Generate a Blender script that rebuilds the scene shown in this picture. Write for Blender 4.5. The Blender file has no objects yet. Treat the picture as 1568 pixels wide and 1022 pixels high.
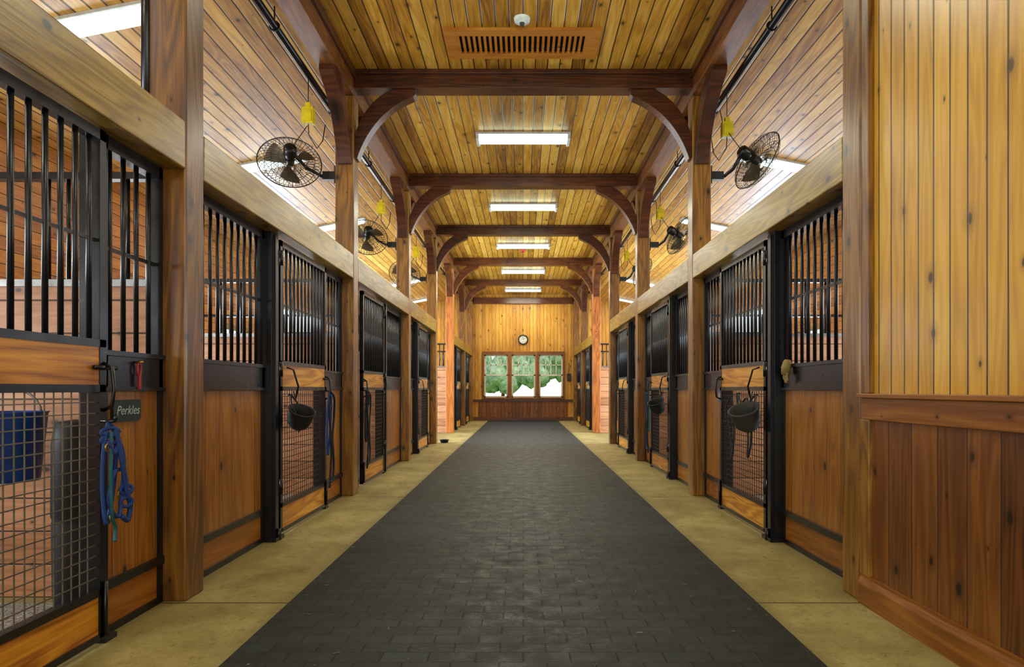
import bpy, math, random
import mathutils, bmesh
from mathutils import Vector, Matrix
random.seed(4)
S=bpy.context.scene
try:
    S.view_settings.view_transform='Standard'
    S.view_settings.look='None'
except Exception as e: print(e)

def lin(c):
    o=[]
    for v in c:
        v/=255.0
        o.append(v/12.92 if v<=0.04045 else ((v+0.055)/1.055)**2.4)
    return (o[0],o[1],o[2],1.0)

# ------------------------------------------------------------------ node helpers
class NT:
    def __init__(s,name):
        s.m=bpy.data.materials.new(name); s.m.use_nodes=True
        s.t=s.m.node_tree; s.n=s.t.nodes; s.l=s.t.links
        s.n.clear()
        s.out=s.n.new('ShaderNodeOutputMaterial')
        s.b=s.n.new('ShaderNodeBsdfPrincipled')
        s.l.new(s.b.outputs[0],s.out.inputs[0])
    def set(s,sock,v):
        if isinstance(v,bpy.types.NodeSocket): s.l.new(v,sock)
        else: sock.default_value=v
    def math(s,op,a,b=None,c=None,clamp=False):
        n=s.n.new('ShaderNodeMath'); n.operation=op; n.use_clamp=clamp
        s.set(n.inputs[0],a)
        if b is not None: s.set(n.inputs[1],b)
        if c is not None: s.set(n.inputs[2],c)
        return n.outputs[0]
    def pos(s):
        g=s.n.new('ShaderNodeNewGeometry'); x=s.n.new('ShaderNodeSeparateXYZ')
        s.l.new(g.outputs['Position'],x.inputs[0]); return x.outputs
    def obj(s):
        g=s.n.new('ShaderNodeTexCoord'); return g.outputs['Object']
    def vec(s,a,b,c):
        n=s.n.new('ShaderNodeCombineXYZ')
        s.set(n.inputs[0],a); s.set(n.inputs[1],b); s.set(n.inputs[2],c); return n.outputs[0]
    def noise(s,v,scale,detail=3,rough=.55,dist=0):
        n=s.n.new('ShaderNodeTexNoise'); s.l.new(v,n.inputs['Vector'])
        n.inputs['Scale'].default_value=scale; n.inputs['Detail'].default_value=detail
        n.inputs['Roughness'].default_value=rough; n.inputs['Distortion'].default_value=dist
        return n.outputs[0]
    def ramp(s,f,stops):
        n=s.n.new('ShaderNodeValToRGB'); s.l.new(f,n.inputs[0]); cr=n.color_ramp
        while len(cr.elements)<len(stops): cr.elements.new(.5)
        for e,(p,c) in zip(cr.elements,stops): e.position=p; e.color=c
        return n.outputs[0]
    def mix(s,f,a,b,blend='MIX'):
        n=s.n.new('ShaderNodeMix'); n.data_type='RGBA'; n.blend_type=blend
        s.set(n.inputs[0],f); s.set(n.inputs[6],a); s.set(n.inputs[7],b); return n.outputs[2]
    def mr(s,v,a,b,c,d):
        n=s.n.new('ShaderNodeMapRange'); s.set(n.inputs[0],v)
        for i,q in enumerate((a,b,c,d)): n.inputs[i+1].default_value=q
        return n.outputs[0]
    def bump(s,h,dist=.005,st=1):
        n=s.n.new('ShaderNodeBump'); s.l.new(h,n.inputs['Height']); n.inputs['Distance'].default_value=dist
        n.inputs['Strength'].default_value=st; s.l.new(n.outputs[0],s.b.inputs['Normal'])

def wood(name,dark,mid,light,across='X',along='Y',bw=.13,gw=.006,knot=.5,rough=.42,var=.3,grain=1.0,coat=0.0):
    t=NT(name); P=t.pos(); ax={'X':P[0],'Y':P[1],'Z':P[2]}
    a=ax[across[0]]
    for ch in across[1:]: a=t.math('ADD',a,ax[ch])
    l=ax[along]
    if bw>0:
        q=t.math('DIVIDE',a,bw); idx=t.math('FLOOR',q); fr=t.math('FRACT',q)
        wn=t.n.new('ShaderNodeTexWhiteNoise'); wn.noise_dimensions='1D'; t.l.new(idx,wn.inputs['W']); r=wn.outputs[0]
    else:
        wn=t.n.new('ShaderNodeObjectInfo'); r=wn.outputs['Random']; fr=None
    loff=t.math('ADD',l,t.math('MULTIPLY',r,37.0))
    aoff=t.math('ADD',a,t.math('MULTIPLY',r,5.0))
    v1=t.vec(aoff,t.math('MULTIPLY',loff,.09),0.0)
    n1=t.noise(v1,6.0,2,.5,.3)
    rings=t.math('PINGPONG',t.math('MULTIPLY',n1,18.0),1.0)
    n2=t.noise(t.vec(aoff,t.math('MULTIPLY',loff,.03),0.0),75,3,.6)
    g=t.math('ADD',t.math('MULTIPLY',rings,.38),t.math('MULTIPLY',n2,.62))
    n3=t.noise(t.vec(a,t.math('MULTIPLY',loff,.35),0.0),3.0,2)
    g=t.math('ADD',t.math('MULTIPLY',t.math('SUBTRACT',g,.5),.62*grain),.5)
    g=t.math('ADD',g,t.math('MULTIPLY',t.math('SUBTRACT',n3,.5),.45))
    g=t.math('ADD',g,t.math('MULTIPLY',t.math('SUBTRACT',r,.5),var))
    col=t.ramp(g,[(.12,lin(dark)),(.5,lin(mid)),(.85,lin(light))])
    kv=t.vec(t.math('DIVIDE',a,.26),t.math('DIVIDE',l,.42),0.0)
    vo=t.n.new('ShaderNodeTexVoronoi'); vo.voronoi_dimensions='2D'; t.l.new(kv,vo.inputs['Vector']); vo.inputs['Scale'].default_value=1
    sp=t.n.new('ShaderNodeSeparateColor'); t.l.new(vo.outputs['Color'],sp.inputs[0])
    sz=t.mr(sp.outputs[0],1-knot,1.0,.0,.10)
    dn=t.math('ADD',vo.outputs['Distance'],t.math('MULTIPLY',t.math('SUBTRACT',n2,.5),.03))
    k=t.math('SUBTRACT',1.0,t.math('DIVIDE',dn,t.math('ADD',sz,.0001)),clamp=True)
    k=t.math('MULTIPLY',k,2.2,clamp=True)
    kh=t.math('SUBTRACT',1.0,t.math('DIVIDE',dn,t.math('ADD',t.math('MULTIPLY',sz,2.6),.0001)),clamp=True)
    dk=lin([c*.33 for c in dark]) 
    col=t.mix(t.math('MULTIPLY',kh,.6),col,lin([c*.75 for c in dark]))
    col=t.mix(t.math('MULTIPLY',k,.85),col,dk)
    h=n2
    if fr is not None and gw>0:
        e=t.math('MULTIPLY',t.math('MINIMUM',fr,t.math('SUBTRACT',1.0,fr)),bw)
        gm=t.mr(e,gw*.35,gw,0.0,1.0)
        col=t.mix(gm,lin([c*.36 for c in dark]),col)
        h=t.math('ADD',t.math('MULTIPLY',n2,.06),gm)
    t.l.new(col,t.b.inputs['Base Color'])
    t.set(t.b.inputs['Roughness'],t.math('ADD',t.math('MULTIPLY',n2,.2),rough-.1))
    if coat>0: t.b.inputs['Coat Weight'].default_value=coat; t.b.inputs['Coat Roughness'].default_value=.25
    t.bump(h,.004 if bw>0 else .001,.8)
    return t.m

def plain(name,c,rough=.5,metal=0,em=None,es=0,noise=0,coat=0):
    t=NT(name)
    t.b.inputs['Metallic'].default_value=metal
    n=t.noise(t.obj(),14,3)
    col=t.mix(n,lin([v*(1-.25-noise) for v in c]),lin([min(255,v*(1.12+noise)) for v in c]))
    t.l.new(col,t.b.inputs['Base Color'])
    t.set(t.b.inputs['Roughness'],t.mr(n,0,1,max(.05,rough-.1),min(1,rough+.12)))
    if em: 
        t.b.inputs['Emission Color'].default_value=lin(em); t.b.inputs['Emission Strength'].default_value=es
    if coat: t.b.inputs['Coat Weight'].default_value=coat
    return t.m

W_ceil=wood('wood_ceiling',(122,74,10),(190,136,36),(224,178,78),across='X',along='Y',bw=.135,gw=.009,knot=.75,rough=.4,var=.5,coat=.1)
W_ceils=wood('wood_ceiling_side',(134,84,24),(196,144,54),(228,184,96),across='X',along='Y',bw=.135,gw=.010,knot=.75,rough=.38,var=.45,coat=.12)
W_upY=wood('wood_wall_gold',(160,106,20),(212,158,48),(238,192,86),across='Y',along='Z',bw=.118,gw=.007,knot=.7,rough=.36,var=.3,grain=.7,coat=.15)
W_farX=wood('wood_wall_far',(146,90,16),(204,142,38),(228,174,66),across='X',along='Z',bw=.13,knot=.5,rough=.45,var=.3)
W_outY=wood('wood_wall_outer',(140,78,18),(196,124,40),(220,154,66),across='Z',along='Y',bw=.15,knot=.5,rough=.45,var=.35)
W_wain=wood('wood_wainscot',(62,30,5),(112,62,15),(146,90,28),across='Y',along='Z',bw=.2,gw=.004,knot=.95,rough=.4,var=.3,grain=1.1,coat=.12)
W_wainX=wood('wood_wainscot_far',(80,38,8),(130,72,20),(158,94,34),across='X',along='Z',bw=.14,knot=.5,rough=.42,var=.3)
W_stall=wood('wood_stall',(104,58,8),(156,98,24),(188,128,44),across='Y',along='Z',bw=.19,gw=.0025,knot=.55,rough=.36,var=.2,grain=1.1,coat=.2)
W_kick=wood('wood_kick',(100,54,8),(156,96,24),(186,124,42),across='Z',along='Y',bw=0,knot=.4,rough=.4)
W_rail=wood('wood_doorrail',(142,78,6),(202,134,24),(230,168,54),across='ZX',along='Y',bw=0,knot=.1,rough=.38,grain=2.0)
W_post=wood('wood_post',(68,36,5),(120,76,16),(160,110,32),across='XY',along='Z',bw=0,knot=.8,rough=.38,grain=1.5,coat=.18)
W_postLit=wood('wood_post_lit',(120,60,14),(178,102,38),(204,130,58),across='XY',along='Z',bw=0,knot=.6,rough=.42,grain=1.4)  # brighter copy of the post wood, cross-aisle daylight put into its colour
W_head=wood('wood_header',(92,66,12),(140,108,30),(176,144,54),across='ZX',along='Y',bw=0,knot=.8,rough=.36,grain=1.6,coat=.2)
W_plate=wood('wood_plate',(66,32,5),(112,64,15),(142,90,28),across='ZX',along='Y',bw=0,knot=.4,rough=.42,grain=1.3)
W_cross=wood('wood_crossbeam',(38,14,3),(80,36,9),(112,58,18),across='ZY',along='X',bw=0,knot=.4,rough=.34,grain=1.4,coat=.2)
W_trim=wood('wood_trim',(78,38,5),(126,72,16),(156,98,30),across='ZX',along='Y',bw=0,knot=.8,rough=.38,grain=1.4)
W_part=wood('wood_partition',(130,80,44),(184,128,84),(208,158,116),across='Z',along='X',bw=.19,knot=.45,rough=.5,var=.3)
W_vent=wood('wood_vent',(124,66,12),(180,110,30),(202,138,48),across='Y',along='X',bw=0,knot=.2,rough=.4)
BLK=plain('black_steel',(11,13,18),.3,0)
BLK2=plain('black_bar',(12,15,21),.32,0)
RUB=plain('black_rubber',(18,18,20),.6,0)
WIRE=plain('wire_mesh_lit',(116,110,96),.4,.5)  # paler copy for the near door, light on the mesh put into its colour
WIRED=plain('wire_mesh_dark',(58,54,48),.4,.5)  # darker copy of the same mesh for the other doors
GALV=plain('galvanised',(150,150,145),.3,.9)
BLADE=plain('fan_blade',(112,104,90),.35,.6)
DGALV=plain('fan_wire',(84,76,60),.35,.6)
WHITE=plain('white_enamel',(225,228,222),.4)
SASH=plain('sash_paint',(226,218,190),.5)
LENS=plain('lamp_lens',(235,245,232),.4,em=(220,246,214),es=10)
LENS2=plain('lamp_lens_side',(215,230,225),.4,em=(214,232,232),es=3.0)
YEL=plain('yellow_plastic',(230,205,8),.4)
BLUE=plain('blue_plastic',(18,84,180),.35)
ROPE=plain('blue_rope',(14,48,104),.7,noise=.35)
TEAL=plain('teal_rope',(20,80,90),.7,noise=.25)
RED=plain('red_plastic',(170,25,20),.35)
GREY=plain('grey_fabric',(58,57,50),.8,noise=.1)
TAN=plain('tan_leather',(150,124,70),.8,noise=.1)
DARKF=plain('dark_fabric',(18,17,19),.75)
SLATE=plain('slate_board',(34,48,44),.6)
CHALK=plain('chalk',(170,185,178),.9)
VENT_SHADE=plain('duct_shade',(14,9,6),.9)
CLOCKF=plain('clock_face',(225,220,205),.5)
BRASS=plain('brass',(170,130,50),.3,.8)

def mat_concrete():
    t=NT('concrete'); P=t.pos(); v=t.vec(P[0],P[1],P[2])
    a=t.noise(v,2.2,5,.65); b=t.noise(v,45,3,.6)
    f=t.math('ADD',t.math('MULTIPLY',a,.75),t.math('MULTIPLY',b,.25))
    col=t.ramp(f,[(.3,lin((116,102,54))),(.52,lin((164,148,86))),(.75,lin((198,184,122)))])
    q=t.math('FRACT',t.math('DIVIDE',t.math('SUBTRACT',P[1],3.64),3.58))
    e=t.math('MULTIPLY',t.math('MINIMUM',q,t.math('SUBTRACT',1.0,q)),3.58)
    gm=t.mr(e,.003,.012,0,1)
    col=t.mix(gm,lin((66,56,30)),col)
    n=t.noise(v,160,1); sp=t.math('GREATER_THAN',n,.70)
    col=t.mix(t.math('MULTIPLY',sp,.5),col,lin((225,205,140)))
    c=t.noise(v,14,4,.7)
    col=t.mix(t.mr(c,.52,.72,0,.45),col,lin((116,98,52)))
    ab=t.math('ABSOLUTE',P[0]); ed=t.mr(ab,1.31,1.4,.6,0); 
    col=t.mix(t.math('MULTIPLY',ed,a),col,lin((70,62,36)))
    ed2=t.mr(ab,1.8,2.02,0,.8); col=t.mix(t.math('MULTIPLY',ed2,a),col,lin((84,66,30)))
    t.l.new(col,t.b.inputs['Base Color']); t.b.inputs['Roughness'].default_value=.55
    t.bump(t.math('ADD',t.math('MULTIPLY',b,.2),gm),.003,.6); return t.m
def mat_mat():
    t=NT('rubber_pavers'); P=t.pos(); v=t.vec(P[0],P[1],0.0)
    br=t.n.new('ShaderNodeTexBrick'); t.l.new(v,br.inputs['Vector'])
    br.inputs['Scale'].default_value=1; br.inputs['Brick Width'].default_value=.21; br.inputs['Row Height'].default_value=.105
    br.inputs['Mortar Size'].default_value=.004; br.inputs['Mortar Smooth'].default_value=.6
    br.inputs['Color1'].default_value=lin((24,30,29)); br.inputs['Color2'].default_value=lin((43,50,47)); br.inputs['Mortar'].default_value=lin((14,16,14))
    a=t.noise(v,1.1,5,.65); b=t.noise(v,60,3); c=t.noise(v,7,4,.7)
    col=t.mix(t.mr(a,.42,.62,0,.65),br.outputs[0],lin((34,37,25)))
    col=t.mix(t.mr(c,.48,.75,0,.6),col,lin((56,63,58)))
    col=t.mix(t.mr(b,.5,.8,0,.5),col,lin((68,72,64)))
    sp=t.math('GREATER_THAN',t.noise(v,95,1),.74)
    col=t.mix(t.math('MULTIPLY',sp,.6),col,lin((120,114,72)))
    col=t.mix(t.math('MULTIPLY',br.outputs['Fac'],.4),col,lin((12,14,12)))
    t.l.new(col,t.b.inputs['Base Color'])
    t.set(t.b.inputs['Roughness'],t.mr(c,.3,.7,.46,.74)); t.b.inputs['Specular IOR Level'].default_value=.34
    t.bump(t.math('ADD',t.math('ADD',t.math('MULTIPLY',b,.3),t.math('MULTIPLY',c,1.1)),t.math('MULTIPLY',t.math('SUBTRACT',1.0,br.outputs['Fac']),.5)),.006,.9); return t.m
def mat_straw():
    t=NT('straw_bedding'); P=t.pos(); v=t.vec(P[0],P[1],P[2])
    a=t.noise(v,55,3,.6,2.0); b=t.noise(v,4,3)
    col=t.ramp(a,[(.35,lin((70,66,58))),(.5,lin((170,166,150))),(.66,lin((226,220,204)))])
    col=t.mix(t.math('MULTIPLY',b,.3),col,lin((130,120,100)))
    t.l.new(col,t.b.inputs['Base Color']); t.b.inputs['Roughness'].default_value=.9
    t.bump(a,.02,1); return t.m
def mat_green(name,c1,c2,sc):
    t=NT(name); P=t.pos(); v=t.vec(P[0],P[1],P[2]); a=t.noise(v,sc,5,.7)
    col=t.ramp(a,[(.35,lin(c1)),(.65,lin(c2))]); t.l.new(col,t.b.inputs['Base Color']); t.b.inputs['Roughness'].default_value=.9
    t.bump(a,.2,1); return t.m
CONC=mat_concrete(); MATM=mat_mat(); STRAW=mat_straw()
GRASS=mat_green('grass',(110,150,56),(180,200,110),3); LEAF=mat_green('foliage',(110,150,100),(200,220,176),1.6)

# ------------------------------------------------------------------ mesh builder
class MB:
    def __init__(s): s.v=[];s.f=[];s.fm=[];s.sm=[];s.ms=[]
    def mi(s,m):
        if m not in s.ms: s.ms.append(m)
        return s.ms.index(m)
    def add(s,vs,fs,m,smooth=False):
        o=len(s.v); s.v+= [tuple(q) for q in vs]; k=s.mi(m)
        for f in fs: s.f.append([i+o for i in f]); s.fm.append(k); s.sm.append(smooth)
    def box(s,x0,x1,y0,y1,z0,z1,m):
        x0,x1=min(x0,x1),max(x0,x1); y0,y1=min(y0,y1),max(y0,y1)
        s.add([(x0,y0,z0),(x1,y0,z0),(x1,y1,z0),(x0,y1,z0),(x0,y0,z1),(x1,y0,z1),(x1,y1,z1),(x0,y1,z1)],
              [(0,3,2,1),(4,5,6,7),(0,1,5,4),(1,2,6,5),(2,3,7,6),(3,0,4,7)],m)
    def tube(s,pts,r,m,n=8,closed=False,rads=None):
        pts=[Vector(p) for p in pts]; N=len(pts); vs=[];fs=[]
        prev=None
        for i,p in enumerate(pts):
            if closed: d=(pts[(i+1)%N]-pts[i-1])
            else: d=pts[min(i+1,N-1)]-pts[max(i-1,0)]
            if d.length<1e-9: d=Vector((0,0,1))
            d.normalize()
            if prev is None:
                u=d.orthogonal().normalized()
            else:
                u=prev-d*prev.dot(d)
                u=u.normalized() if u.length>1e-6 else d.orthogonal().normalized()
            prev=u; w=d.cross(u); rr=rads[i] if rads else r
            for k in range(n):
                a=2*math.pi*(k+.5)/n; vs.append(p+(u*math.cos(a)+w*math.sin(a))*rr)
        for i in range(N if closed else N-1):
            j=(i+1)%N
            for k in range(n):
                k2=(k+1)%n; fs.append((i*n+k,i*n+k2,j*n+k2,j*n+k))
        if not closed:
            fs.append(tuple(range(n-1,-1,-1))); fs.append(tuple((N-1)*n+k for k in range(n)))
        s.add(vs,fs,m,n>4)
    def cyl(s,a,b,r,m,n=10): s.tube([a,b],r,m,n)
    def prism(s,poly,fn,a0,a1,m):
        n=len(poly); vs=[fn(p[0],p[1],a0) for p in poly]+[fn(p[0],p[1],a1) for p in poly]
        fs=[tuple(range(n-1,-1,-1)),tuple(range(n,2*n))]+[(i,(i+1)%n,n+(i+1)%n,n+i) for i in range(n)]
        s.add(vs,fs,m)
    def strip(s,A,B,fn,a0,a1,m):
        n=len(A); vs=[fn(*p,a0) for p in A]+[fn(*p,a0) for p in B]+[fn(*p,a1) for p in A]+[fn(*p,a1) for p in B]
        fs=[]
        for i in range(n-1):
            fs+= [(i,i+1,n+i+1,n+i),(2*n+i,3*n+i,3*n+i+1,2*n+i+1),(i,2*n+i,2*n+i+1,i+1),(n+i,n+i+1,3*n+i+1,3*n+i)]
        fs+=[(0,n,3*n,2*n),(n-1,3*n-1,4*n-1,2*n-1)]
        s.add(vs,fs,m)
    def lathe(s,prof,c,m,n=24,axis=None):
        c=Vector(c); R=Matrix.Identity(3)
        if axis is not None: R=Vector(axis).normalized().to_track_quat('Z','Y').to_matrix()
        vs=[];fs=[]
        for r,z in prof:
            for k in range(n):
                a=2*math.pi*k/n; vs.append(c+R@Vector((r*math.cos(a),r*math.sin(a),z)))
        for i in range(len(prof)-1):
            for k in range(n): fs.append((i*n+k,i*n+(k+1)%n,(i+1)*n+(k+1)%n,(i+1)*n+k))
        s.add(vs,fs,m,True)
    def done(s,name,bevel=0,parent=None,recalc=True):
        me=bpy.data.meshes.new(name)
        xs=[v[0] for v in s.v];ys=[v[1] for v in s.v];zs=[v[2] for v in s.v]
        c=Vector(((min(xs)+max(xs))/2,(min(ys)+max(ys))/2,min(zs)))
        me.from_pydata([Vector(v)-c for v in s.v],[],s.f)
        for m in s.ms: me.materials.append(m)
        for p,k,q in zip(me.polygons,s.fm,s.sm): p.material_index=k; p.use_smooth=q
        if recalc:
            bm=bmesh.new(); bm.from_mesh(me); bmesh.ops.recalc_face_normals(bm,faces=bm.faces); bm.to_mesh(me); bm.free()
        me.update()
        o=bpy.data.objects.new(name,me); S.collection.objects.link(o); o.location=c
        if bevel:
            b=o.modifiers.new('bevel','BEVEL'); b.width=bevel; b.segments=2; b.limit_method='ANGLE'
        if parent: o.parent=parent
        return o

P=[-3.6,.04,3.66,7.28,10.8,14.2,17.7,21.2]; END=24.6; PW=.21
AX=1.9; BB=4.58
bays=[(P[i]+PW, P[i+1] if i+1<len(P) else END-PW) for i in range(len(P))]
CROSS=5
CZ=4.78; XO=5.6
def sidez(x): return 4.76-.2*(abs(x)-1.9)

# ------------------------------------------------------------------ floor
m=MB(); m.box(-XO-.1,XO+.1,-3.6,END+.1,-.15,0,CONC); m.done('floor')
m=MB(); m.box(-1.31,1.31,-3.6,END-.06,0.0005,.006,MATM); m.done('rubber_paver_mat')
for sd in (-1,1):
    for i,(a,b) in enumerate(bays):
        if i==CROSS or (sd==1 and b<3.7): continue
        m=MB(); nx,ny=18,18; vs=[];fs=[]
        for iy in range(ny+1):
            for ix in range(nx+1):
                x=2.14+(XO-2.18)*ix/nx; y=a+.05+(b-a-.1)*iy/ny
                vs.append((sd*x,y,.012+random.random()*.05*(1 if 0<ix<nx and 0<iy<ny else 0)))
        for iy in range(ny):
            for ix in range(nx):
                k=iy*(nx+1)+ix; fs.append((k,k+1,k+nx+2,k+nx+1))
        m.add(vs,fs,STRAW,True); m.done('straw_bedding')

# ------------------------------------------------------------------ ceiling
m=MB(); m.box(-1.9,1.9,-3.6,END,CZ,CZ+.06,W_ceil); m.done('ceiling')
for sd in (-1,1):
    m=MB(); xs=(1.9,XO+.1)
    vs=[]
    for dz in (0,.06):
        for y in (-3.6,END+.1):
            for x in xs: vs.append((sd*x,y,sidez(x)+dz))
    m.add(vs,[(0,1,3,2),(4,6,7,5),(0,4,5,1),(2,3,7,6),(0,2,6,4),(1,5,7,3)],W_ceils)
    m.done('ceiling')

# ------------------------------------------------------------------ walls
for sd,nm in ((-1,'wall_left'),(1,'wall_right')):
    m=MB(); top=sidez(XO)+.02; x0,x1=sd*XO,sd*(XO+.1)
    ycur=-3.6
    for i,(a,b) in enumerate(bays):
        if sd==1 and b<3.7: continue
        c=(a+b)/2
        if i==CROSS: w,z0,z1=1.35,0,3.1
        else: w,z0,z1=.6,1.35,2.35
        m.box(x0,x1,ycur,c-w,0,top,W_outY)
        if z0>0: m.box(x0,x1,c-w,c+w,0,z0,W_outY)
        m.box(x0,x1,c-w,c+w,z1,top,W_outY)
        xi0,xi1=sd*(XO-.03),sd*(XO)
        m.box(xi0,xi1,c-w-.09,c-w,max(0,z0-.08),z1+.09,W_head); m.box(xi0,xi1,c+w,c+w+.09,max(0,z0-.08),z1+.09,W_head)
        m.box(xi0,xi1,c-w,c+w,z1,z1+.09,W_head)
        if z0>0:
            m.box(xi0,xi1,c-w,c+w,z0-.08,z0,W_head)
            for k in range(1,8): 
                yy=c-w+2*w*k/8; m.cyl((sd*(XO+.03),yy,z0),(sd*(XO+.03),yy,z1),.01,BLK,6)
        ycur=c+w
    m.box(x0,x1,ycur,END+.1,0,top,W_outY)
    m.done(nm)

# near right panelled wall
m=MB(); m.box(1.94,2.1,-3.6,P[2]-.002,0,4.49,W_upY); m.done('wall_right_tack_room')
m=MB(); m.box(1.915,1.939,-3.6,3.56,.165,1.03,W_wain)
m.done('wainscot_right')
m=MB(); m.box(1.90,1.939,-3.6,P[2]-.004,1.03,1.15,W_trim); m.box(1.875,1.939,-3.6,P[2]-.004,1.15,1.175,W_trim)
m.box(1.895,1.939,3.56,P[2]-.004,.165,1.03,W_post); m.done('trim_1',.004)
m=MB(); m.prism([(1.939,0),(1.885,0),(1.885,.12),(1.9,.15),(1.9,.165),(1.939,.165)],lambda x,z,a:(x,a,z),-3.6,P[2]-.004,W_trim); m.done('baseboard_right')
m=MB(); m.box(1.905,1.939,3.585,P[2]-.004,1.175,4.49,W_post); m.done('trim_2',.004)

# ------------------------------------------------------------------ far wall with window
m=MB(); WX=[(-1.47,-.58),(-.43,.46),(.61,1.5)]; z0,z1=.88,2.5
m.box(-XO-.1,-1.47,END,END+.12,0,4.86,W_farX); m.box(1.5,XO+.1,END,END+.12,0,4.86,W_farX)
m.box(-1.47,1.5,END,END+.12,0,z0,W_farX); m.box(-1.47,1.5,END,END+.12,z1,4.86,W_farX)
m.box(-.58,-.43,END,END+.12,z0,z1,W_farX); m.box(.46,.61,END,END+.12,z0,z1,W_farX)
m.done('wall_far')
m=MB(); m.box(-1.68,1.68,END-.025,END-.001,.14,.72,W_wainX); m.done('wainscot_far')
m=MB(); m.box(-1.88,1.88,END-.04,END-.001,0.007,.14,W_cross); m.done('baseboard_far',.004)
m=MB(); m.box(-1.88,1.88,END-.05,END-.001,.72,.80,W_cross); m.done('trim_3',.004)
m=MB(); m.box(-1.88,1.88,END-.12,END-.001,4.42,4.64,W_cross); m.done('trim_4',.006)
for i,(a,b) in enumerate(WX):
    m=MB(); f=.05; Y0,Y1=END-.04,END+.06
    m.box(a-.07,a,Y0,END-.002,z0-.06,z1+.12,W_trim); m.box(b,b+.07,Y0,END-.002,z0-.06,z1+.12,W_trim)
    m.box(a,b,Y0,END-.002,z1,z1+.12,W_trim); m.box(a-.05,b+.05,Y0-.03,END-.002,z0-.06,z0,W_trim)
    zm=(z0+z1)/2+.03
    for (q0,q1,yy) in ((z0,zm+.03,END+.02),(zm-.03,z1,END+.05)):
        m.box(a,a+f,yy,yy+.03,q0,q1,SASH); m.box(b-f,b,yy,yy+.03,q0,q1,SASH)
        m.box(a,b,yy,yy+.03,q0,q0+f,SASH); m.box(a,b,yy,yy+.03,q1-f,q1,SASH)
    for k in range(1,4):
        x=a+f+(b-a-2*f)*k/4; m.box(x-.017,x+.017,END+.055,END+.075,zm,z1-f,SASH)
    m.box(a+f,b-f,END+.055,END+.075,(zm+z1)/2-.017,(zm+z1)/2+.017,SASH)
    m.done('window_%d'%(i+1))
# clock
m=MB(); c=(0.0,END-.002,3.07)
m.lathe([(.0,.02),(.15,.02)],c,CLOCKF,32,(0,-1,0)); m.lathe([(.15,.0),(.15,.04),(.165,.055),(.19,.04),(.19,0)],c,BLK,32,(0,-1,0))
m.box(-.007,.007,END-.03,END-.024,3.07,3.18,BLK)
m.prism([(0,3.065),(.08,3.12),(.075,3.13),(-.005,3.075)],lambda x,z,a:(x,a,z),END-.03,END-.024,BLK)
for k in range(12):
    a=k*math.pi/6; x=.125*math.sin(a); z=3.07+.125*math.cos(a); m.box(x-.007,x+.007,END-.028,END-.023,z-.007,z+.007,BLK)
m.done('wall_clock')
m=MB(); m.box(1.66,1.8,END-.08,END-.001,1.5,1.78,BLK); m.box(1.68,1.78,END-.09,END-.08,1.55,1.7,GREY); m.cyl((1.73,END-.03,1.78),(1.73,END-.03,2.2),.012,BLK,6); m.done('wall_phone_box',.004)

# ------------------------------------------------------------------ timber frame
for i,p in enumerate(P+[END-PW]):
    if p<-1: continue
    for sd in (-1,1):
        mt=W_postLit if i in (6,) else W_post
        m=MB(); m.box(sd*AX,sd*(AX+.21),p,p+PW-.002,0,4.499,mt)
        m.done('timber_post',.012)
def bez(a,b,c,n=16): return [((1-t)**2*a[0]+2*t*(1-t)*b[0]+t*t*c[0],(1-t)**2*a[1]+2*t*(1-t)*b[1]+t*t*c[1]) for t in [k/(n-1) for k in range(n)]]
inner=[(0,-.78)]+bez((.03,-.78),(.20,-.27),(.66,-.085))+[(.69,-.06),(.69,0)]
outer=[(0,-.55)]+bez((0,-.53),(.11,-.15),(.42,0))+[(.45,0),(.5,0)]
for i,p in enumerate(P):
    if p<-1: continue
    m=MB()
    m.box(-AX,AX,p+.0,p+.2,BB,CZ-.05,W_cross); m.box(-AX,AX,p-.03,p+.23,CZ-.05,CZ-.001,W_cross)
    for sd in (-1,1):
        m.strip(inner,outer,lambda x,z,a:(sd*(AX-x),a,BB+z),p+.03,p+.17,W_cross)
    m.done('cross_beam',.006)
for sd in (-1,1):
    m=MB(); m.box(sd*1.9,sd*2.1,-3.6,END,4.5,4.755,W_plate)
    for i,p in enumerate(P):
        if p<-1: continue
        m.strip(inner,outer,lambda y,z,a:(a,p-y,4.5+z),sd*1.925,sd*2.075,W_cross)
        m.strip(inner,outer,lambda y,z,a:(a,p+PW+y,4.5+z),sd*1.925,sd*2.075,W_cross)
    m.box(sd*1.87,sd*1.9,-3.6,END,4.68,4.775,W_cross)
    m.done('plate_beam',.006)
    for i,(a,b) in enumerate(bays):
        if i==CROSS or (sd==1 and b<3.7): continue
        m=MB(); m.box(sd*(AX+.002),sd*(AX+.17),a,b,2.441,2.71,W_head); m.done('header_beam',.008)

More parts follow.
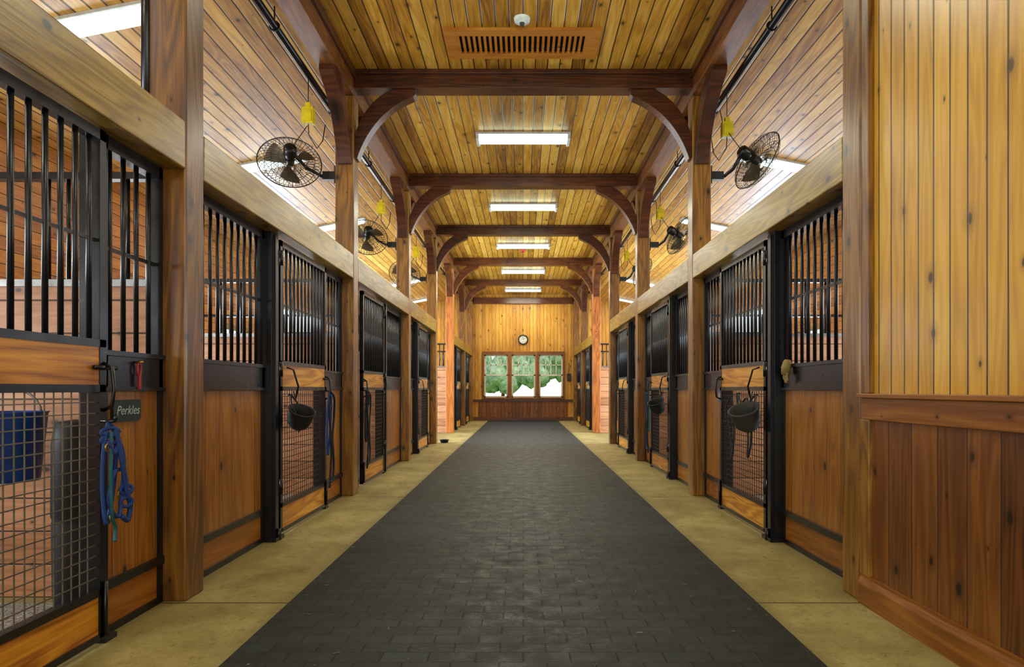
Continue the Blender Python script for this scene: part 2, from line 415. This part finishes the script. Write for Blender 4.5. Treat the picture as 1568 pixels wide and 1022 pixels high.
# ------------------------------------------------------------------ stall fronts
def bars(m,x,y0,y1,z0,z1,sp=.1,r=.0125):
    n=max(1,int(round((y1-y0)/sp)))
    for k in range(n):
        y=y0+(y1-y0)*(k+.5)/n; m.cyl((x,y,z0),(x,y,z1),r,BLK2,8)
def panel(m,sd,y0,y1):
    X=sd*2.06
    B=lambda a,b,c,d,e,f,mt: m.box(sd*a,sd*b,c,d,e,f,mt)
    B(2.03,2.09,y0,y1,0,.035,BLK); B(2.045,2.085,y0,y1,.035,.22,W_kick)
    B(2.02,2.09,y0,y1,.22,.262,BLK); B(2.045,2.085,y0,y1,.262,1.2,W_stall)
    B(2.03,2.09,y0,y1,1.2,1.37,BLK); B(2.015,2.09,y0,y1,1.365,1.39,BLK); B(2.015,2.09,y0,y1,1.19,1.21,BLK)
    B(2.03,2.09,y0,y1,2.375,2.44,BLK)
    B(2.03,2.09,y0,y0+.035,.03,2.44,BLK); B(2.03,2.09,y1-.035,y1,.03,2.44,BLK)
    B(2.054,2.066,y0,y1,1.885,1.905,BLK2)
    bars(m,X,y0+.035,y1-.035,1.38,2.38)
def door(sd,y0,y1,hinge_near,near):
    m=MB(); B=lambda a,b,c,d,e,f,mt: m.box(sd*a,sd*b,c,d,e,f,mt)
    a,b=1.965,2.01; s=.045
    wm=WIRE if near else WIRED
    B(a,b,y0,y0+s,.04,2.41,BLK); B(a,b,y1-s,y1,.04,2.41,BLK)
    B(a,b,y0,y1,2.36,2.41,BLK); B(a,b,y0,y1,.03,.06,BLK); B(a,b,y0,y1,.235,.27,BLK)
    B(a+.008,b-.008,y0+s,y1-s,.06,.235,W_rail)
    B(a,b,y0,y1,1.185,1.22,BLK); B(a+.004,b-.004,y0+s,y1-s,1.22,1.395,W_rail); B(a,b,y0,y1,1.395,1.43,BLK)
    B(1.982,1.992,y0,y1,1.885,1.9,BLK2)
    bars(m,sd*1.987,y0+s,y1-s,1.42,2.37,.092)
    n=int((y1-y0-2*s)/.052)
    for k in range(1,n):
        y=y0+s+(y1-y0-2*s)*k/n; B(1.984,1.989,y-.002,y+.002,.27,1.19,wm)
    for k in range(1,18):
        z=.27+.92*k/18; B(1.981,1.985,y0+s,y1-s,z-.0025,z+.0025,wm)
    yh,yl=(y0,y1) if hinge_near else (y1,y0); e=-1 if hinge_near else 1
    for z in (.35,1.3,2.2): m.cyl((sd*1.955,yh+e*.012,z),(sd*1.955,yh+e*.012,z+.12),.014,BLK,8)
    m.tube([(sd*1.965,yl+e*.02,1.1),(sd*1.925,yl+e*.02,1.12),(sd*1.915,yl+e*.02,1.2),(sd*1.925,yl+e*.02,1.3),(sd*1.965,yl+e*.02,1.32)],.009,BLK,8)
    m.cyl((sd*1.955,yl+e*.1,1.30),(sd*1.955,yl-e*.06,1.30),.011,BLK,8)
    m.cyl((sd*1.955,yl+e*.02,.05),(sd*1.955,yl+e*.02,.3),.01,BLK,8)
    m.tube([(sd*1.96,yh-e*.12,1.38),(sd*1.91,yh-e*.14,1.36),(sd*1.89,yh-e*.2,1.22),(sd*1.92,yh-e*.22,1.12),(sd*1.93,yh-e*.2,1.18)],.008,BLK,8)
    return m.done('stall_door')
for sd in (-1,1):
    for i,(a,b) in enumerate(bays):
        if i==CROSS or (sd==1 and b<3.7) or b<0.5: continue
        m=MB(); B=lambda p,q,c,d,e,f,mt: m.box(sd*p,sd*q,c,d,e,f,mt)
        if i==1: d0,d1=b-1.87,b-.60
        else: d0,d1=b-2.02,b-.80
        flip=(sd==-1 and i==3)
        if flip: d0,d1=a+.48,a+1.70
        if not flip:
            panel(m,sd,a+.002,d0-.17); panel(m,sd,d1+.08,b-.002)
            B(1.975,2.1,d0-.17,d0-.03,0,2.44,BLK); B(1.955,1.975,d0-.13,d0-.07,.02,2.42,BLK2)
            B(2.015,2.1,d1+.01,d1+.08,0,2.44,BLK)
            B(1.93,2.1,d0-.19,d0-.01,0,.03,BLK); m.cyl((sd*1.94,d0-.1,.0),(sd*1.94,d0-.1,.09),.018,BLK,8); B(1.97,2.1,d1,d1+.09,0,.025,BLK)
        else:
            panel(m,sd,d1+.17,b-.002); panel(m,sd,a+.002,d0-.08)
            B(1.975,2.1,d1+.03,d1+.17,0,2.44,BLK); B(1.955,1.975,d1+.07,d1+.13,.02,2.42,BLK2); B(2.015,2.1,d0-.08,d0-.01,0,2.44,BLK)
        m.done('stall_front')
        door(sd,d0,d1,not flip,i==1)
    for i,p in enumerate(P):
        if p<-1 or (sd==1 and p<3): continue
        yc=p+.105; m=MB()
        m.box(sd*2.115,sd*(XO-.035),yc-.03,yc+.03,0.0,1.79,W_part); m.box(sd*2.115,sd*(XO-.035),yc-.04,yc+.04,1.79,1.83,GALV)
        m.box(sd*2.115,sd*(XO-.035),yc-.03,yc+.03,2.41,2.45,BLK)
        n=30
        for k in range(n):
            x=2.12+(XO-.04-2.12)*(k+.5)/n; m.cyl((sd*x,yc,1.82),(sd*x,yc,2.42),.012,BLK2,6)
        m.done('stall_partition')

# ------------------------------------------------------------------ lamps
def lamp_light(loc,rot,sx,sy,power,col,name='lamp_light',parent=None):
    L=bpy.data.lights.new(name,'AREA'); L.shape='RECTANGLE'; L.size=sx; L.size_y=sy; L.energy=power; L.color=col
    o=bpy.data.objects.new(name,L); S.collection.objects.link(o); o.location=loc; o.rotation_euler=rot
    if parent is not None:
        o.parent=parent; o.matrix_parent_inverse=Matrix.Translation(parent.location).inverted()
    return o
for i,(a,b) in enumerate(bays):
    c=(a+b)/2+.05
    if i==len(bays)-1: c=23.3
    m=MB(); w=.14 if i<len(bays)-1 else .1
    m.box(-.66,.66,c-w-.03,c+w+.03,CZ-.03,CZ-.001,WHITE)
    m.strip([(-w,-.03),(-w*.7,-.075),(0,-.09),(w*.7,-.075),(w,-.03)],[(-w,-.03),(-w*.7,-.03),(0,-.03),(w*.7,-.03),(w,-.03)],lambda y,z,q:(q,c+y,CZ+z),-.62,.62,LENS)
    m.box(-.66,-.62,c-w-.01,c+w+.01,CZ-.09,CZ-.03,WHITE); m.box(.62,.66,c-w-.01,c+w+.01,CZ-.09,CZ-.03,WHITE)
    o=m.done('fluorescent_light',recalc=True)
    lamp_light((0,c,CZ-.1),(0,0,0),1.2,.22,22 if i<3 else (46 if i<5 else 64),(1,.96,.84),parent=o)
    if i==CROSS: continue
    for sd in (-1,1):
        if sd==1 and b<3.7: continue
        m=MB(); xc=3.72
        def fn(x,y,z): return (sd*x,y,sidez(x)+z)
        def sb(x0,x1,y0,y1,z0,z1,mt):
            vs=[fn(x,y,z) for z in (z0,z1) for (x,y) in ((x0,y0),(x1,y0),(x1,y1),(x0,y1))]
            m.add(vs,[(0,3,2,1),(4,5,6,7),(0,1,5,4),(1,2,6,5),(2,3,7,6),(3,0,4,7)],mt)
        sb(xc-.64,xc+.64,c-.14,c+.14,-.03,-.001,WHITE); sb(xc-.61,xc+.61,c-.1,c+.1,-.06,-.03,LENS2)
        o=m.done('fluorescent_light')
        lamp_light((sd*xc,c,sidez(xc)-.075),(0,sd*math.atan(.2),0),1.15,.18,22,(1.0,.97,.90),parent=o)

for sd in (-1,1):
    for i,(a,b) in enumerate(bays):
        if sd==1 and b<3.7: continue
        c=(a+b)/2
        if i==CROSS: lamp_light((sd*(XO-.1),c,1.6),(0,sd*math.radians(90),0),2.9,2.6,640,(.62,.80,1.0),'door_daylight')
        else: lamp_light((sd*(XO-.06),c,1.85),(0,sd*math.radians(90),0),.95,1.15,112,(.82,.92,1.0),'window_daylight')
lamp_light((0,-3.5,2.3),(math.radians(90),0,0),3.6,4.2,112,(1.0,.95,.84),'end_fill_light')  # added warm fill lamp at the open end behind the camera

# ------------------------------------------------------------------ ceiling bits
m=MB(); y0,y1=6.42,6.98
m.box(-.8,.78,y0,y0+.11,CZ-.03,CZ-.001,W_vent); m.box(-.8,.78,y1-.11,y1,CZ-.03,CZ-.001,W_vent)
m.box(-.8,-.67,y0+.11,y1-.11,CZ-.03,CZ-.001,W_vent); m.box(.65,.78,y0+.11,y1-.11,CZ-.03,CZ-.001,W_vent)
m.box(-.67,.65,y0+.11,y1-.11,CZ-.006,CZ-.001,VENT_SHADE)  # dark plate, shade between the slats put into its colour
for k in range(25):
    x=-.66+1.3*k/24; m.box(x-.013,x+.013,y0+.11,y1-.11,CZ-.028,CZ-.004,W_vent)
m.done('ceiling_vent')
m=MB(); c=(-.01,6.27,CZ-.001)
m.lathe([(.0,.045),(.045,.043),(.05,.03),(.075,.028),(.08,.0)],c,WHITE,24,(0,0,-1)); m.lathe([(0,.07),(.02,.065),(.025,.043)],c,GREY,16,(0,0,-1)); m.done('smoke_detector')
m=MB(); c=(0,16.6,CZ-.001); m.lathe([(0,.09),(.04,.08),(.06,.05),(.06,0)],c,RED,16,(0,0,-1)); m.done('alarm_beacon')

for sd in (-1,1):
    m=MB(); m.cyl((sd*2.26,-3.5,4.50),(sd*2.26,END-.05,4.50),.036,BLK,12)
    y=.5
    while y<24:
        m.tube([(sd*2.26+.044*math.cos(t),y,4.50+.044*math.sin(t)) for t in [k*math.pi/6 for k in range(12)]],.008,BLK,6,True); m.cyl((sd*2.26,y,4.53),(sd*2.26,y,4.68),.007,BLK,6); y+=1.8
    m.done('ceiling_conduit_pipe')
m=MB(); m.cyl((-2.19,3.79,2.46),(-2.19,3.79,4.46),.036,BLK,14); m.tube([(-2.19,3.79,4.2),(-2.19,3.79,4.22)],.046,BLK,14)
m.cyl((-2.235,3.77,4.05),(-2.29,3.74,4.12),.02,RED,8); m.done('vertical_conduit_pipe')
for sd in (-1,1):
    for p in P[3:6]+[P[2]]:
        y=p-.42 if sd<0 else p-.05; x=sd*2.27; m=MB()
        m.box(x-.06,x+.06,y-.04,y+.04,4.0,4.17,YEL); m.box(x-.045,x+.045,y-.05,y-.04,4.02,4.13,YEL); m.box(x-.025,x+.025,y-.03,y+.03,4.17,4.22,YEL)
        m.cyl((x,y,4.22),(x,y,4.47),.005,BLK,6)
        m.tube([(x,y,4.0),(x+sd*.01,y+.05,3.9),(x-sd*.06,y+.1,3.78),(x-sd*.09,y+.2,3.9),(x-sd*.1,y+.26,4.1)],.006,BLK,6)
        m.done('hanging_outlet_box',.006)

# ------------------------------------------------------------------ fans
def fan(c,d,att):
    m=MB(); c=Vector(c); d=Vector(d).normalized(); R=d.to_track_quat('Z','Y').to_matrix()
    T=lambda x,y,z: c+R@Vector((x,y,z))
    RR=.335
    def prof(u): return (.05+(RR-.05)*u, .085*math.sqrt(max(0,1-u**3)))
    for s in (1,-1):
        for k in range(44):
            a=2*math.pi*k/44; pts=[]
            for u in (0,.3,.55,.75,.9,1.0):
                r,z=prof(u); pts.append(T(r*math.cos(a+.25*s*u),r*math.sin(a+.25*s*u),s*z))
            m.tube(pts,.0026,DGALV,4)
        for u in (.0,.25,.5,.75):
            r,z=prof(u); m.tube([T(r*math.cos(t),r*math.sin(t),s*z) for t in [2*math.pi*k/32 for k in range(32)]],.003,DGALV,4,True)
    m.tube([T(RR*math.cos(t),RR*math.sin(t),0) for t in [2*math.pi*k/40 for k in range(40)]],.007,DGALV,6,True)
    m.lathe([(0,.05),(.04,.045),(.05,0),(.05,-.06)],c,BLK,16,d)
    for b in range(3):
        a0=b*2*math.pi/3+.5; vs=[];fs=[]
        for iu in range(6):
            r=.045+.22*iu/5; hw=.3+.16*math.sin(math.pi*iu/5*.8)
            for iv in range(5):
                t=(iv/4-.5)*2*hw; vs.append(T(r*math.cos(a0+t),r*math.sin(a0+t),-.05*(iv/4-.5)*1.6))
        for iu in range(5):
            for iv in range(4): k=iu*5+iv; fs.append((k,k+1,k+6,k+5))
        m.add(vs,fs,BLADE,True)
    m.lathe([(0,-.24),(.05,-.24),(.068,-.22),(.068,-.12),(.055,-.09),(0,-.09)],c,BLK,20,d)
    m.tube([T(.05,.045,-.16),T(.03,.06,-.2)],.014,RED,8)
    q=T(0,0,-.2); e=Vector(att); s=1 if e.x>c.x else -1
    mid=Vector((e.x-s*.18,e.y,e.z)); m.tube([q,(q+mid)/2+Vector((0,0,-.05)),mid,e],.02,BLK,8)
    m.box(e.x-s*.16,e.x,e.y-.035,e.y+.035,e.z-.045,e.z+.045,BLK); m.box(e.x-s*.02,e.x,e.y-.06,e.y+.06,e.z-.1,e.z+.1,BLK)
    m.tube([q,q+Vector((s*.12,.0,.16)),q+Vector((s*.2,.05,.32)),q+Vector((s*.22,.1,.5))],.005,BLK,6)
    m.done('barn_fan',recalc=False)
for k,p in enumerate(P[3:6]):
    fan((-2.56,p-.16,3.69),(-.32,.85,-.36),(-2.112,p+.1,3.62))
    fan((2.60,p-.06,3.74),(.90,.28,-.40),(2.112,p+.1,3.62))

# ------------------------------------------------------------------ tack and small things
def wig(pts,r,mt,m,n=8,sub=6):
    P_=[Vector(p) for p in pts]; out=[]
    for i in range(len(P_)-1):
        p0=P_[max(i-1,0)];p1=P_[i];p2=P_[i+1];p3=P_[min(i+2,len(P_)-1)]
        for k in range(sub):
            t=k/sub; out.append(.5*((2*p1)+(p2-p0)*t+(2*p0-5*p1+4*p2-p3)*t*t+(3*p1-p0-3*p2+p3)*t**3))
    out.append(P_[-1]); m.tube(out,r,mt,n)
m=MB(); X=-1.93; y=3.02
m.cyl((-1.963,y,1.05),(-1.90,y,1.05),.008,BLK,8); m.tube([(-1.9,y,1.05),(-1.89,y,1.08)],.008,BLK,8)
wig([(X,y,1.05),(X+.01,y+.04,.98),(X,y+.05,.82),(X,y+.02,.66),(X+.01,y-.03,.58),(X,y-.04,.72),(X,y-.035,.9),(X,y-.0,1.04)],.010,ROPE,m)
wig([(X+.02,y-.03,.96),(X+.03,y+.0,.9),(X+.02,y+.05,.95),(X+.03,y+.07,.86),(X+.02,y+.07,.72),(X+.03,y+.03,.6),(X+.02,y-.03,.68),(X+.03,y-.01,.8),(X+.02,y+.05,.82)],.009,ROPE,m)
wig([(X+.02,y+.02,1.02),(X+.04,y+.04,.86),(X+.04,y+.08,.7),(X+.03,y+.12,.64),(X+.03,y+.10,.57),(X+.04,y+.04,.60)],.012,ROPE,m)
wig([(X+.02,y-.01,1.0),(X+.03,y-.03,.8),(X+.03,y-.02,.62),(X+.02,y+.02,.55),(X+.03,y+.0,.49)],.008,TEAL,m)
for z in (1.0,.965): m.tube([(X+.01+.02*math.cos(t),y+.035*math.cos(t),z+.018*math.sin(t)) for t in [k*math.pi/6 for k in range(12)]],.009,ROPE,6,True)
for z in (.72,.66): m.tube([(X+.035+.012*math.cos(t),y+.08+.028*math.cos(t),z+.022*math.sin(t)) for t in [k*math.pi/6 for k in range(12)]],.009,ROPE,6,True)
for q in ((X+.02,y-.03,.93),(X+.02,y+.06,.7),(X+.02,y,.6)):
    m.tube([(q[0],q[1]+.02*math.cos(t),q[2]+.02*math.sin(t)) for t in [k*math.pi/6 for k in range(12)]],.004,BRASS,6,True)
m.done('rope_halter')
m=MB(); SY=3.33
pts=[];w,h,r=.115,.055,.018
for cx,cz,a0 in ((w-r,h-r,0),(-w+r,h-r,90),(-w+r,-h+r,180),(w-r,-h+r,270)):
    for k in range(5): a=math.radians(a0+k*22.5); pts.append((cx+r*math.cos(a),cz+r*math.sin(a)))
m.prism(pts,lambda a,b,x:(x,SY+a,1.09+b),-2.043,-2.028,SLATE); so=m.done('name_plaque')
tc=bpy.data.curves.new('chalk_name','FONT'); tc.body='Perkles'; tc.size=.066; tc.align_x='CENTER'; tc.align_y='CENTER'; tc.extrude=.0006; tc.shear=.3
to=bpy.data.objects.new('chalk_name',tc); S.collection.objects.link(to); tc.materials.append(CHALK); to.rotation_euler=(math.radians(90),0,math.radians(90))
to.parent=so; to.location=Vector((-2.0265,SY,1.09))-so.location
m=MB(); yy=3.40
m.tube([(-2.012,yy+.016*math.cos(t),1.30+.035*math.sin(t)) for t in [k*math.pi/8 for k in range(16)]],.006,RED,6,True); m.cyl((-2.029,yy,1.34),(-1.99,yy,1.34),.007,BRASS,6); m.box(-2.014,-2.005,yy-.01,yy+.01,1.2,1.27,RED); m.done('snap_hook')
def leadset(sd,y,mt1,mt2):
    m=MB(); X=sd*1.93
    m.cyl((sd*1.963,y,1.18),(X,y,1.18),.008,BLK,8)
    wig([(X,y,1.18),(X,y+.07,1.05),(X,y+.05,.8),(X,y-.02,.55),(X,y-.06,.7),(X,y-.05,.95),(X,y,1.17)],.011,mt1,m)
    wig([(X-sd*.02,y+.0,1.17),(X-sd*.02,y+.12,1.1),(X-sd*.01,y+.14,.9),(X-sd*.02,y+.05,.7),(X-sd*.02,y+.1,.45),(X-sd*.02,y+.06,.3),(X-sd*.02,y-.02,.28)],.011,mt2,m)
    wig([(X-sd*.01,y-.02,1.15),(X-sd*.02,y-.04,.9),(X-sd*.02,y+.02,.6),(X-sd*.01,y-.01,.22)],.01,DARKF,m)
    for q in range(4):
        z=1.12-.03*q; m.tube([(X-sd*.015+.014*math.cos(t)*sd,y+.03*math.cos(t)+.02,z+.025*math.sin(t)) for t in [k*math.pi/6 for k in range(12)]],.010,mt1,6,True)
    m.done('lead_rope')
leadset(-1,6.45,ROPE,DARKF); leadset(1,9.98,TEAL,ROPE); leadset(-1,8.0,DARKF,DARKF); leadset(1,13.38,DARKF,DARKF)
def muzzle(sd,y,z,s,mt):
    m=MB(); c=(sd*1.86,y,z)
    ax=(-sd*.35,-.3,.85)
    m.lathe([(0,-.09*s),(.05*s,-.085*s),(.085*s,-.05*s),(.10*s,.0),(.105*s,.07*s),(.115*s,.085*s),(.10*s,.085*s),(.09*s,.02),(.07*s,-.04*s),(0,-.06*s)],c,mt,20,ax)
    for k in (-1,1): wig([(c[0],y+k*.09*s,z+.05*s),(sd*1.9,y+k*.07,z+.13),(sd*1.93,y,z+.2)],.007,DARKF,m)
    wig([(sd*1.93,y,z+.2),(sd*1.9,y+.05,z+.14),(sd*1.88,y+.11,z+.02),(sd*1.9,y+.09,z-.12)],.006,DARKF,m)
    m.cyl((sd*1.963,y,z+.2),(sd*1.92,y,z+.205),.007,BLK,6)
    m.done('grazing_muzzle')
muzzle(-1,5.40,.95,1.0,DARKF); muzzle(1,5.40,.95,1.15,GREY); muzzle(1,8.98,.95,1.05,DARKF)
m=MB(); X=1.93
wig([(X,5.85,1.16),(X-.02,5.75,1.05),(X,5.6,1.12),(X-.02,5.5,1.0),(X,5.48,.8),(X-.02,5.52,.62),(X,5.57,.82),(X-.02,5.62,1.02),(X,5.85,1.15)],.009,DARKF,m)
wig([(X,6.0,1.14),(X-.02,6.1,1.0),(X,6.05,.7),(X-.02,5.95,.55),(X,5.93,.8),(X,6.0,1.13)],.009,DARKF,m)
for z in (.62,.82): m.tube([(X-.01,5.5+.022*math.cos(t),z+.022*math.sin(t)) for t in [k*math.pi/6 for k in range(12)]],.004,BRASS,6,True)
m.cyl((1.963,5.85,1.16),(1.92,5.85,1.16),.007,BLK,6); m.done('leather_halter')
m=MB(); gy=4.90
m.tube([(1.998,gy,1.42),(1.995,gy,1.40),(1.985,gy,1.36),(1.985,gy,1.31)],.04,TAN,10,rads=[.022,.032,.036,.032])
for k,(dy,L) in enumerate(((-.027,.06),(-.010,.075),(.008,.07),(.025,.05))):
    wig([(1.985,gy+dy,1.32),(1.98,gy+dy*1.15,1.29),(1.985,gy+dy*1.2,1.32-L)],.0085,TAN,m,8,4)
wig([(1.985,gy+.03,1.37),(1.98,gy+.055,1.35),(1.985,gy+.062,1.31)],.010,TAN,m,8,4)
m.done('work_glove')
m=MB(); m.box(2.008,2.014,6.53,6.67,1.06,1.2,BLUE); m.box(2.005,2.009,6.55,6.65,1.09,1.16,CHALK); m.done('stall_name_tag')
m=MB()
m.lathe([(0,.0),(.12,.0),(.155,.36),(.165,.37),(.15,.37),(.115,.02),(0,.02)],(-2.72,3.46,.71),BLUE,28)
m.tube([(-2.72+.155*math.cos(t),3.46,1.06+.14*math.sin(t)) for t in [k*math.pi/10 for k in range(11)]],.006,GALV,6); m.done('water_bucket')
m=MB(); m.lathe([(0,.06),(.09,.06),(.1,.12),(.105,.5),(.1,.52),(.108,.54),(.104,.92),(.09,1.02),(.07,1.03),(0,1.04)],(-2.36,3.42,.0),RUB,28); m.done('feed_barrel')
m=MB(); m.lathe([(0,.0),(.08,.0),(.10,.06),(.11,.06),(.11,.07),(.095,.07),(.075,.015),(0,.015)],(-1.76,14.5,0.002),RUB,24); m.done('rubber_feed_pan')
m=MB()
for k in range(700):
    sd=random.choice((-1,1)); x=sd*(random.uniform(1.35,1.9) if random.random()<.65 else random.uniform(0,1.3)); y=random.uniform(2,14); a=random.uniform(0,math.pi); L=random.uniform(.01,.035)
    zz=.009 if abs(x)<1.33 else .002
    m.cyl((x,y,zz),(x+L*math.cos(a),y+L*math.sin(a),zz+.001),.0012,CHALK if random.random()<.2 else TAN,4)
m.done('scattered_straw')

# ------------------------------------------------------------------ outside
m=MB(); m.box(-60,60,END+.3,110,-.3,-.2,GRASS); m.done('lawn')
for sd in (-1,1):
    m=MB(); m.box(sd*(XO+.3),sd*60,-20,END+.29,-.3,-.2,GRASS); m.done('lawn')
def tree(x,y,h):
    m=MB(); m.tube([(x,y,-.195),(x+.1,y,h*.3),(x,y,h*.6)],.2,W_post,8,rads=[.25,.18,.1])
    for k in range(10):
        r=h*random.uniform(.16,.26); cx=x+random.uniform(-.28,.28)*h; cz=h*random.uniform(.28,.85); cy=y+random.uniform(-.2,.2)*h
        vs=[];fs=[];N,M=14,9
        for i in range(M+1):
            th=math.pi*i/M
            for j in range(N):
                ph=2*math.pi*j/N; dv=Vector((math.sin(th)*math.cos(ph),math.sin(th)*math.sin(ph),math.cos(th)))
                q=r*(1+.35*mathutils.noise.noise(dv*3+Vector((k,x,0)))); vs.append((cx+dv.x*q,cy+dv.y*q,cz+dv.z*q))
        for i in range(M):
            for j in range(N): fs.append((i*N+j,i*N+(j+1)%N,(i+1)*N+(j+1)%N,(i+1)*N+j))
        m.add(vs,fs,LEAF,True)
    m.done('tree')
for x in (-12,-6.8,-2.6,1.6,6.0,11): tree(x,85+random.uniform(-4,6),random.uniform(5.5,8))

# ------------------------------------------------------------------ world, camera
w=bpy.data.worlds.new('World'); S.world=w; w.use_nodes=True; nt=w.node_tree
bg=nt.nodes['Background']; tcn=nt.nodes.new('ShaderNodeTexCoord'); sx=nt.nodes.new('ShaderNodeSeparateXYZ'); cr=nt.nodes.new('ShaderNodeValToRGB')
nt.links.new(tcn.outputs['Generated'],sx.inputs[0]); nt.links.new(sx.outputs[2],cr.inputs[0]); nt.links.new(cr.outputs[0],bg.inputs[0])
cr.color_ramp.elements[0].position=0; cr.color_ramp.elements[0].color=(.92,1,.92,1); cr.color_ramp.elements[1].position=.6; cr.color_ramp.elements[1].color=(.45,.65,1,1)
bg.inputs[1].default_value=1.1
sl=bpy.data.lights.new('sun','SUN'); sl.energy=2.2; sl.angle=.02; sl.color=(1,.95,.85)
so2=bpy.data.objects.new('sun',sl); S.collection.objects.link(so2); so2.rotation_euler=(math.radians(35),math.radians(20),0)
cam=bpy.data.cameras.new('camera'); co=bpy.data.objects.new('camera',cam); S.collection.objects.link(co)
co.location=(0,0,1.2); co.rotation_euler=(math.radians(90),0,0); cam.sensor_width=36; cam.lens=994/1568*36
cam.shift_x=-17/1568; cam.shift_y=85/1568; cam.clip_end=300; cam.clip_start=.05
S.camera=co
